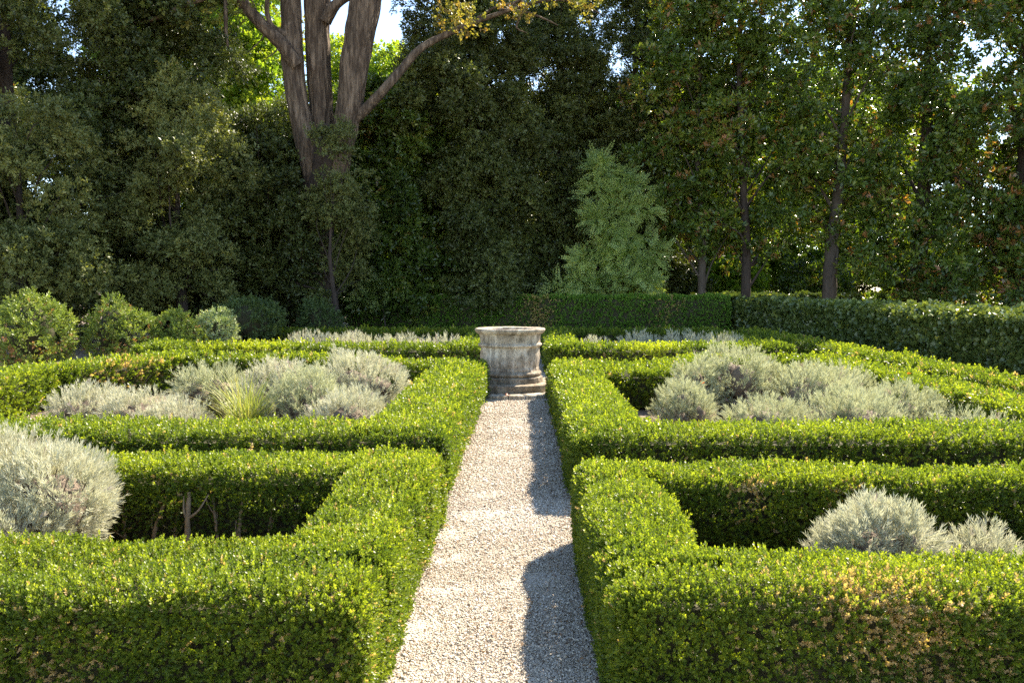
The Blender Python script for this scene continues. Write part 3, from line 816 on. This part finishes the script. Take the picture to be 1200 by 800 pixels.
# ------------------------------------------------------------------ fallen leaves (few, orange-red)
for i, (x, y, z, lab) in enumerate([(-0.31, 11.98, 0.075, 'single red fallen leaf at the front of the well paving'),
                                    (2.0, 9.1, 0.60, 'orange fallen leaf caught on a grey bush in the right middle bed'),
                                    (4.95, 10.4, 0.57, 'orange fallen leaf on the hedge top at the right')]):
    T = np.array(leaf_quad(np.array([-.5, 0, 0]), np.array([1.0, 0, 0]), np.array([0, 1.0, 0]), 1, 0.8, 0.2, 0.2))*0.075
    o = link('fallen_leaf', np_mesh('fallen_leaf', T, np.arange(4)[None, :], np.array([i/3.0])), M['fallen'])
    o.location = (x, y, z); o.rotation_euler = (0.3, 0.2, i*1.3)
    tag(o, lab, 'leaf', 'red and orange fallen leaves')

# ------------------------------------------------------------------ trees
def px(x, y, D):
    """point that the photo shows at pixel x, y when it stands D metres away"""
    return np.array([(x-618)*D/FPX, D, EYE+(340-y)*D/FPX])

DK = 0.86
def crown_mesh(root, lobes, temps, mat, dens, scale, base, seed, updir=0.15, tone_sd=0.13, dead=0.0, inner=0.25, flat=0.85, droop=0.0):
    off = np.array(root.location)
    Ps, Ns, Ts, Ds = [], [], [], []
    for li, (c, r) in enumerate(lobes):
        # each lobe is a cluster of separate leafy bunches with gaps between them
        K = max(4, int(13*r**1.6))
        cd = unit(rng.normal(size=(K, 3))+np.array([0, 0, 0.25]))
        cc = c + cd*(r*rng.uniform(0.45, 1.08, K))[:, None]*np.array([1, 1, flat])
        cr = rng.uniform(0.26, 0.48, K)*(0.75+0.3*r)
        m = np.maximum(4, (cr**2*4*PI*dens*DK).astype(int))
        idx = np.repeat(np.arange(K), m); n = len(idx)
        u = unit(rng.normal(size=(n, 3))+np.array([0, 0, 0.35]))
        P = cc[idx] + u*(cr[idx]*rng.uniform(0.35, 1.1, n))[:, None]*np.array([1.1, 1.1, 0.68])
        lt = rng.normal(0, 0.11); kt = rng.normal(0, 0.12, K)
        Ps.append(P); Ns.append(unit(u+0.5*cd[idx])); Ts.append(lt+kt[idx]); Ds.append(np.where(rng.random(K) < 0.22, 3.2, 0.35)[idx])
    P = np.concatenate(Ps); N = np.concatenate(Ns); t0 = np.concatenate(Ts)
    k = P[:, 2] > 0.15
    P, N, t0 = P[k], N[k], t0[k]; dk = np.concatenate(Ds)[k]
    n = len(P)
    d = N + np.array([0, 0, updir]) + rng.normal(0, 0.45, (n, 3))
    t = np.clip(base + t0 + rng.normal(0, tone_sd, n), 0.02, 0.80)
    if dead:
        t = np.where(rng.random(n) < dead*dk, rng.uniform(0.85, 1, n), t)
    D = np.linalg.norm(P-CAM, axis=1)
    V, F, tt = scatter(temps, P, d, 1.18*scale*rng.uniform(0.75, 1.25, n), t, 0.0)
    tt = tt + rng.normal(0, 0.07, len(tt))
    V = V - off.astype(np.float32)
    link('crown', np_mesh('crown', V, F, tt), M[mat], root)
    return n

def crown_lobes(cx, cy, z0, z1, rad, n, seed, prof=None, lo=0.75, hi=1.35):
    rs = np.random.default_rng(seed)
    L = []
    for i in range(n):
        f = (i+rs.uniform(0, 1))/n
        w = prof(f) if prof else math.sin(PI*min(max(0.12+0.8*f, 0), 1))**0.6
        a = i*2.4+rs.uniform(-.6, .6); rr = rad*w*math.sqrt(rs.uniform(0.12, 1))
        L.append((np.array([cx+math.cos(a)*rr, cy+math.sin(a)*rr*0.6, z0+(z1-z0)*f]), rs.uniform(lo, hi)))
    return L

full = lambda f: 0.62+0.38*math.sin(PI*min(1, 0.15+0.9*f))           # clothed to the ground
def tree(name, label, x, y, h, z0, rad, n, temps, mat, dens, scale=1.0, base=0.4, seed=0, tr=0.25, bark='bark_dark', lean=(0, 0), prof=None,
         lo=0.75, hi=1.35, dead=0.0, group=None, trunk_pts=None, extra=None, updir=0.15, inner=0.25, limbs=12):
    root = thing(name, label, 'tree', (x, y, 0), group)
    off = np.array([x, y, 0.0])
    rs = np.random.default_rng(900+seed)
    L = crown_lobes(x+lean[0]*0.5, y+lean[1]*0.5, z0, h, rad, int(n*0.85), 300+seed, prof, lo, hi)
    if extra: L += extra
    if prof is None:
        L = [(c+np.array([0, 1.1, 0]) if abs(c[0]-x) < 0.9 and c[1] < y+0.6 and c[2] < h*0.72 else c, r) for (c, r) in L]
    if prof is full:                      # hanging lobes on the open side hide the stem
        m = max(6, n//4)
        L += [(np.array([x+rs.normal(0, .45), y-rad*0.62+rs.normal(0, .2), z0+(h-z0)*0.88*(i+.5)/m]), rs.uniform(lo, hi)*0.85) for i in range(m)]
    pts = trunk_pts or [(x, y, -0.1), (x+lean[0]*0.15+rs.normal(0, .08), y, h*0.25), (x+lean[0]*0.5+rs.normal(0, .12), y+lean[1]*0.5, h*0.55), (x+lean[0], y+lean[1], h*0.92)]
    rad_ = [tr*1.25, tr, tr*0.7, tr*0.2] if len(pts) == 4 else list(np.linspace(tr*1.15, tr*0.3, len(pts)))
    bg = Bag()
    sp, sr = spline([np.array(p)-off for p in pts], rad_, 0.25)
    bg.add(*tube_arrays(sp, sr, n=14, rough=0.07, freq=2.0, ridge=0.06, nridge=7))
    bg.obj('trunk', M[bark], root)
    lb = Bag()
    idx = rs.permutation(len(L))[:limbs*2]
    for i in idx:
        c, r = L[i]
        c = c-off
        zb = min(max(c[2]-rs.uniform(0.8, 2.5), 1.5), h*0.9)
        k = int(np.argmin(np.abs(sp[:, 2]-zb)))
        b = sp[k]; br = sr[k]*0.35
        m = b*0.5+c*0.5+np.array([rs.normal(0, .2), rs.normal(0, .2), rs.uniform(-.1, .45)])
        lb.tube([b, m, c, c+(c-m)*0.6], [br, br*0.65, br*0.35, br*0.12], step=0.3, n=7, rough=0.1, freq=2.0)
    lb.obj('limbs', M[bark], root)
    crown_mesh(root, L, temps, mat, dens, scale, base, seed, updir=updir, dead=dead, inner=inner)
    return root

ev = 'evergreen trees along the back of the garden'
# left mass
tree('holm_oak', 'dark evergreen with hanging olive sprays filling the left edge', -14.6, 22.5, 15, 0.9, 2.9, 42, T_HOLM, 'holm', 26, 1.0, 0.42, 1, prof=full, group=ev)
tree('olive_green_tree', 'pale olive leaved tree leaning out over the leftmost shrub', -13.0, 20.3, 6.2, 1.6, 1.9, 14, T_HOLM, 'olive', 22, 0.9, 0.45, 2, tr=0.12, lo=.6, hi=1.0, group=ev, prof=full)
tree('holm_oak', 'tall dark evergreen second from the left edge', -11.6, 25.0, 12.5, 0.8, 2.2, 38, T_HOLM, 'holm', 24, 1.0, 0.36, 3, prof=full, group=ev)
tree('grey_green_tree', 'grey-green tree catching the sun at mid height on the left', -10.3, 23.6, 7.6, 1.2, 1.7, 24, T_HOLM, 'olive', 24, 0.9, 0.42, 4, prof=full, tr=0.14, lo=.6, hi=1.05, group=ev)
tree('holm_oak', 'black-green evergreen immediately left of the big trunk', -8.6, 27.2, 7.3, 0.8, 2.3, 30, T_HOLM, 'holm', 26, 1.0, 0.33, 5, prof=full, group=ev,
     extra=[(px(a, b, 25.1), r) for (a, b, r) in [(340, 205, .5), (348, 240, .55), (345, 275, .6), (352, 305, .5), (362, 262, .35), (356, 335, .55), (372, 345, .3), (366, 320, .35)]])
# behind and right of the big trunk
tree('holm_oak', 'dark evergreen immediately right of the big trunk', -4.9, 29.8, 8.8, 0.8, 2.1, 34, T_MAG, 'magnolia', 16, 0.8, 0.34, 6, prof=full, group=ev)
tree('grey_green_tree', 'young grey-green tree growing in front of the big trunk', -5.95, 24.6, 5.0, 1.6, 0.6, 9, T_HOLM, 'olive', 24, 0.85, 0.25, 7, tr=0.07, lo=.35, hi=.6, group=ev,
     extra=[(px(a, b, 24.9), r) for (a, b, r) in [(402, 158, .35), (392, 185, .45), (405, 212, .6), (418, 245, .6), (392, 262, .5), (415, 285, .6), (398, 300, .45), (376, 165, .22), (372, 235, .3), (366, 290, .3), (384, 325, .4)]])
tree('holm_oak', 'broad evergreen with hanging grey-green sprays above the well', -2.0, 30.5, 13.8, 0.9, 2.4, 46, T_HOLM, 'holm', 24, 1.05, 0.45, 8, prof=full, group=ev,
     extra=[(px(a, b, 27.6), r) for (a, b, r) in [(505, 45, .6), (512, 75, .8), (490, 92, .6), (520, 15, .6), (530, 100, .9), (488, 118, .5), (475, 135, .6), (492, 18, .55), (488, 46, .5), (480, 78, .4), (498, -8, .6)]])
tree('holm_oak', 'dense dark evergreen behind the feathery sapling', 1.4, 33.6, 15.2, 0.9, 2.5, 46, T_HOLM, 'holm', 24, 1.05, 0.42, 9, prof=full, group=ev)
tree('holm_oak', 'dark evergreen between the feathery sapling and the first bare trunk', 4.6, 34.0, 15.0, 1.0, 2.2, 40, T_HOLM, 'holm', 20, 1.05, 0.36, 10, prof=full, group=ev)
# magnolias on the right with their visible trunks
tree('magnolia_tree', 'slim magnolia whose mottled trunk is the thinnest of the bare ones', 6.65, 30.9, 13.8, 3.6, 2.1, 38, T_MAG, 'magnolia', 7.5, 1.0, 0.45, 11, tr=0.13, bark='bark_brown', dead=0.05, group=ev)
tree('magnolia_tree', 'magnolia with a dark straight trunk left of the thickest one', 8.3, 30.5, 14.2, 2.9, 2.1, 38, T_MAG, 'magnolia', 6.5, 1.0, 0.48, 12, tr=0.17, dead=0.05, group=ev, trunk_pts=[(8.25, 30.5, -.1), (8.3, 30.5, 3), (8.1, 30.5, 6), (7.9, 30.5, 10), (8.0, 30.5, 14)])
tree('magnolia_tree', 'magnolia with the thickest brown trunk on the right', 11.3, 30.0, 14.2, 3.2, 2.3, 38, T_MAG, 'magnolia', 6.5, 1.0, 0.45, 13, tr=0.24, bark='bark_brown', dead=0.06, group=ev, trunk_pts=[(11.25, 30, -.1), (11.3, 30, 3), (11.55, 30, 6), (11.75, 30, 10), (11.9, 30, 15)])
tree('magnolia_tree', 'dense magnolia clothed almost to the ground behind the ivy hedge', 14.3, 29.5, 14.0, 0.9, 2.5, 40, T_MAG, 'magnolia', 8, 1.0, 0.38, 14, tr=0.25, dead=0.07, group=ev, prof=full)
tree('magnolia_tree', 'drooping magnolia with rusty leaf backs at the right edge', 17.4, 28.6, 13.4, 1.2, 2.6, 42, T_MAG, 'magnolia', 8, 1.0, 0.42, 15, tr=0.32, dead=0.11, group=ev, prof=full)
tree('magnolia_tree', 'magnolia outside the right edge beside the drooping one', 21.5, 29.5, 12, 1.5, 2.8, 30, T_MAG, 'magnolia', 6, 1.1, 0.4, 16, tr=0.3, dead=0.09, group=ev, prof=full)
# backdrop further away
bg_ = 'trees further off behind the evergreens'
k = 0
for (x, y, h, z0, rad, n, mt, tp, lab, den, bs) in [
    (-23, 34, 15, 1, 4.0, 34, 'holm', T_HOLM, 'distant dark tree beyond the left edge', 8, .4),
    (-17.5, 38, 16, 1, 4.0, 34, 'bright', T_DEC, 'distant light green tree behind the left evergreens', 8, .4),
    (-12.8, 38, 15, 1, 3.0, 30, 'bright', T_DEC, 'distant yellow-green tree showing above the left evergreens', 7, .5),
    (-8.6, 42, 13.8, 1, 2.8, 28, 'bright', T_DEC, 'bright yellow-green tree seen between the big forked stems', 8, .6),
    (-5.4, 39, 12.0, 1, 2.4, 28, 'bright', T_DEC, 'bright lime tree seen just right of the big forked stems', 9, .6),
    (-1.5, 42, 11, 1, 3.5, 30, 'holm', T_HOLM, 'distant dark tree directly behind the well', 9, .4),
    (4, 43, 11, 1, 3.6, 34, 'bright', T_DEC, 'distant green tree behind the feathery sapling', 9, .35),
    (9.5, 46, 12.5, 1, 3.2, 34, 'bright', T_DEC, 'bright tree glowing behind the bare magnolia trunks', 9, .6),
    (14.5, 44, 12.5, 1, 3.2, 34, 'bright', T_DEC, 'distant green tree behind the thickest magnolia trunk', 7, .4),
    (20, 44, 13, 1, 4.0, 34, 'holm', T_HOLM, 'distant dark tree behind the drooping magnolia', 8, .4),
    (27, 40, 11, 1, 4.2, 34, 'holm', T_HOLM, 'distant dark tree beyond the right edge', 6, .4)]:
    k += 1
    tree('background_tree', lab, x, y, h, z0, rad, n, tp, mt, den, 1.9 if tp is T_HOLM else 1.35, bs, 40+k, tr=0.25, prof=full, lo=1.1, hi=1.9, group=bg_, limbs=6, inner=0.35)
# undergrowth shrubs behind the clipped hedge, they close the view under the crowns
un = 'shrubs in the shade under the trees'
for i, (x, y, r, h, mt) in enumerate([(-16, 25, 2.0, 3.0, 'holm'), (-12.6, 27.5, 1.8, 2.6, 'holm'), (-9.6, 29, 1.6, 2.6, 'holm'), (-6.4, 31.5, 1.6, 3.2, 'holm'), (-3.4, 32, 1.6, 2.6, 'holm'),
                                      (-.4, 32.5, 1.6, 2.6, 'holm'), (3.2, 34.0, 1.6, 2.8, 'holm'), (6.2, 35, 1.6, 2.6, 'holm'), (9.2, 37, 1.5, 2.2, 'bright'), (12.4, 35, 1.6, 2.5, 'magnolia'),
                                      (15.8, 33, 1.9, 3.0, 'holm'), (19.5, 32, 2.0, 3.0, 'holm'), (23.5, 32, 2.0, 3.0, 'holm')]):
    labs = ['dark shrub at the foot of the leftmost evergreen', 'dark shrub between the two leftmost tall evergreens', 'dark shrub left of the big trunk in deep shade', 'dark shrub behind the big trunk',
            'dark shrub right of the big trunk behind the clipped hedge', 'dark shrub behind the clipped hedge directly above the well', 'dark shrub behind the feathery sapling',
            'dark shrub behind the slimmest bare trunk', 'sunlit green shrub between the dark trunk and the thick brown trunk', 'rust flecked shrub right of the thick brown trunk',
            'dark shrub under the dense magnolia', 'dark shrub under the drooping magnolia', 'dark shrub beyond the right edge']
    root = thing('undergrowth_shrub', labs[i], 'shrub', (x, y, 0), un)
    L = crown_lobes(x, y, 0.5, h, r*0.8, 14, 700+i, prof=lambda f: 1-0.4*f, lo=.6, hi=1.0)
    crown_mesh(root, L, T_HOLM if mt != 'bright' else T_DEC, mt, 16, 1.2, 0.35, 700+i)
    b = Bag()
    for (c, rr) in L[::3]:
        c = c-np.array([x, y, 0]); b.tube([(0, 0, -.05), c*0.5, c], [0.05, 0.035, 0.02], step=.3, n=6)
    b.obj('stems', M['bark_dark'], root)

# the big forked tree
big = thing('forked_tree', 'huge old tree with furrowed bark forking into three upright stems', 'tree', (-6.7, 26, 0))
ob = np.array([-6.7, 26, 0.0])
def limb(name, pts, rad, n=40, ridge=0.12, nr=13, D=26, step=0.12, mat='bark_grey'):
    bg = Bag()
    P = [px(a, b, c if c else D)-ob for (a, b, c) in pts]
    sp, sr = spline(P, rad, step)
    bg.add(*tube_arrays(sp, sr, n=n, ridge=ridge, nridge=nr, rough=0.03, freq=1.2))
    return bg.obj(name, M[mat], big), sp
limb('trunk', [(380, 404, 26), (379, 345, 26), (375, 270, 26), (378, 215, 26), (386, 175, 26), (389, 150, 26)], [0.50, 0.40, 0.42, 0.50, 0.52, 0.3], n=72, nr=19, mat='bark_dark')
limb('stem', [(379, 262, 26.1), (364, 185, 25.8), (352, 125, 25.8), (347, 75, 25.8), (346, 25, 25.9), (345, -20, 26), (338, -120, 26), (320, -260, 26)], [0.28, 0.30, 0.31, 0.31, 0.29, .29, .25, .15], nr=13, n=60)
limb('stem', [(381, 240, 26.2), (380, 150, 26.3), (377, 80, 26.3), (376, 30, 26.3), (378, -30, 26.3), (385, -150, 26.5), (390, -280, 27)], [0.30, 0.34, 0.35, 0.36, .38, .3, .15], nr=13, n=60)
limb('stem', [(381, 262, 26.1), (401, 178, 25.9), (412, 130, 25.8), (419, 80, 25.8), (428, 30, 25.8), (437, -10, 25.8), (448, -60, 25.8), (470, -180, 26), (480, -280, 26)], [0.32, 0.34, 0.36, 0.41, 0.43, .43, .42, .3, .15], nr=15, n=60)
limb('limb', [(352, 82, 25.6), (335, 58, 25.4), (312, 35, 25.3), (290, 10, 25.2), (272, -20, 25), (262, -60, 25)], [0.24, 0.20, 0.18, 0.17, 0.16, .1], n=20, nr=7)
limb('limb', [(415, 145, 25.8), (434, 128, 25.7), (455, 106, 25.6), (475, 84, 25.8), (495, 63, 26), (530, 45, 26.6), (575, 28, 27), (620, 14, 27), (660, 8, 27)], [0.17, 0.15, 0.135, 0.125, 0.11, .09, .07, .05, .03], n=18, nr=7)
limb('limb', [(385, 32, 26.1), (395, 16, 26), (408, 6, 26), (416, 3, 26)], [0.2, 0.16, 0.13, 0.12], n=14, nr=5)
limb('limb', [(346, 50, 25.7), (325, 38, 25.4), (318, 20, 25.3), (321, -10, 25.2)], [0.10, 0.08, 0.07, 0.06], n=10, nr=5)
limb('limb', [(250, 2, 24), (225, 12, 24), (195, 25, 24), (172, 32, 24), (150, 30, 24)], [0.10, 0.08, 0.06, 0.04, .02], n=10, nr=5)
limb('limb', [(272, -20, 24.8), (271, 10, 24.7), (270, 40, 24.6), (272, 60, 24.6)], [0.08, 0.07, 0.05, 0.03], n=10, nr=5)
for (p, q, rr) in [((318, 40), (300, 62), .03), ((305, 25), (298, 5), .03), ((330, 60), (318, 72), .025), ((290, 15), (276, 22), .03)]:
    limb('limb', [(p[0], p[1], 25.3), ((p[0]+q[0])/2+3, (p[1]+q[1])/2, 25.3), (q[0], q[1], 25.3), (q[0]-6, q[1]+6, 25.3)], [rr, rr*.8, rr*.5, rr*.2], n=8, ridge=0)
# its foliage: sparse yellowing sprays at the top of the frame, the mass is above
rs = np.random.default_rng(5)
lob = []
for _ in range(34):
    lob.append((np.array([rs.uniform(-15, -4), rs.uniform(23.5, 29), rs.uniform(13.2, 17)]), rs.uniform(0.9, 1.6)))
for (a, b, D, r) in [(262, 12, 24.5, .7), (285, 5, 24.8, .6), (240, 28, 24.4, .5), (300, -12, 25, .8), (318, 8, 27, .5), (205, 10, 24, .7), (352, 40, 28, .5)]:
    lob.append((px(a, b, D), r))
crown_mesh(big, lob, T_DEC, 'autumn', 4.5, 0.9, 0.3, 77, inner=0.4)
rs = np.random.default_rng(11)
lob = [(px(rs.uniform(520, 700), min(34, rs.uniform(-25, 40)), rs.uniform(25.5, 27.5)), rs.uniform(.22, .5)) for _ in range(20)]
for (x0, y0, x1, y1) in [(560, 30, 600, 14), (585, 20, 640, 32), (600, 14, 665, -6), (640, 10, 690, 20), (620, 12, 605, 40)]:
    limb('limb', [(x0, y0, 27), ((x0+x1)/2, (y0+y1)/2-4, 27), (x1, y1, 27), (x1+12, y1+6, 27)], [0.05, 0.04, 0.03, 0.012], n=7, ridge=0)
n0 = crown_mesh(big, lob, T_DEC, 'autumn', 4, 0.9, 0.55, 78, inner=0.4)

# feathery sapling
sap = thing('robinia_sapling', 'feathery bright green sapling with drooping compound leaves rising behind the clipped hedge', 'tree', (3.1, 30.6, 0))
so = np.array([3.1, 30.6, 0.0])
bt = Bag(); bt.tube([(0, 0, 0), (0.05, 0, 2), (-0.05, 0, 3.6), (-.3, 0, 5.6)], [0.07, .055, .04, .015], step=.2, n=8); bt.obj('trunk', M['bark_brown'], sap)
lob = [(px(a, b, 30.3), r) for (a, b, r) in [(700, 196, .22), (703, 212, .34), (696, 232, .42), (700, 256, .36), (728, 212, .26), (731, 232, .42), (748, 226, .28), (754, 244, .36), (728, 258, .5),
    (744, 276, .55), (716, 282, .36), (760, 296, .34), (728, 302, .6), (684, 304, .3), (706, 316, .5), (752, 320, .5), (674, 326, .34), (690, 334, .4), (728, 330, .6), (654, 340, .32), (762, 338, .3), (710, 344, .5), (742, 345, .5)]]
crown_mesh(sap, lob, T_PIN, 'robinia', 22, 1.0, 0.45, 79, updir=-0.15)
bl = Bag()
for (c, r) in lob:
    c = c-so; zb = max(c[2]-1.0, 0.5); bl.tube([(0.0, 0, zb), (c[0]*.5, c[1]*.5, (zb+c[2])/2+.2), c], [.03, .02, .008], step=.25, n=6)
bl.obj('limbs', M['bark_brown'], sap)
# small fern-like shoots left
sp2 = thing('robinia_sapling', 'small feathery shoots above the left end of the clipped hedge', 'sapling', (-5.0, 28.2, 0))
lob = [(px(a, b, 28.2), r) for (a, b, r) in [(440, 345, .35), (455, 338, .3), (425, 352, .4)]]
crown_mesh(sp2, lob, T_PIN, 'robinia', 24, 0.8, 0.3, 80, updir=0.2)
b = Bag(); b.tube([(0, 0, 0), (-.1, 0, .8), (-.2, 0, 1.5)], [.03, .02, .01], step=.2, n=6); b.obj('stems', M['bark_brown'], sp2)

# ------------------------------------------------------------------ camera
cam = bpy.data.cameras.new('camera')
co = bpy.data.objects.new('camera', cam); COL.objects.link(co)
cam.sensor_width = 36; cam.lens = 28.0; cam.clip_end = 3000; cam.clip_start = 0.05
co.location = (0, 0, EYE)
co.rotation_euler = (R(90)-math.atan(60/FPX), 0, math.atan(18/FPX))
sc.camera = co

# ------------------------------------------------------------------ light
_a, _e = R(37), R(43); sd = np.array([math.sin(_a)*math.cos(_e), math.cos(_a)*math.cos(_e), math.sin(_e)])          # towards the sun
el = math.asin(sd[2]); az = math.atan2(sd[0], sd[1])
w = bpy.data.worlds.new('World'); sc.world = w; w.use_nodes = True
nt = w.node_tree
for n in list(nt.nodes): nt.nodes.remove(n)
sky = nt.nodes.new('ShaderNodeTexSky'); sky.sky_type = 'NISHITA'; sky.sun_disc = False
sky.sun_elevation = el; sky.sun_rotation = az; sky.air_density = 1.0; sky.dust_density = 0.3; sky.ozone_density = 1.5; sky.altitude = 1800
bgn = nt.nodes.new('ShaderNodeBackground'); bgn.inputs['Strength'].default_value = 0.145
out = nt.nodes.new('ShaderNodeOutputWorld')
nt.links.new(sky.outputs[0], bgn.inputs[0]); nt.links.new(bgn.outputs[0], out.inputs[0])
sun = bpy.data.lights.new('sun', 'SUN'); sun.energy = 5.0; sun.angle = R(0.53); sun.color = (1.0, 0.95, 0.86)
so_ = bpy.data.objects.new('sun', sun); COL.objects.link(so_)
so_.rotation_euler = Vector(sd).to_track_quat('Z', 'Y').to_euler()

sc.view_settings.view_transform = 'Standard'; sc.view_settings.look = 'None'
sc.view_settings.gamma = 1; sc.view_settings.exposure = 1.72
sc.view_settings.use_white_balance = True; sc.view_settings.white_balance_temperature = 7350; sc.view_settings.use_curve_mapping = False
sc.render.engine = 'CYCLES'
c = sc.cycles
c.max_bounces = 8; c.diffuse_bounces = 5; c.glossy_bounces = 2; c.transmission_bounces = 7; c.transparent_max_bounces = 4
c.use_denoising = False
c.sample_clamp_indirect = 6
c.caustics_reflective = False; c.caustics_refractive = False
print('FACES', sum(len(o.data.polygons) for o in sc.objects if o.type == 'MESH'))
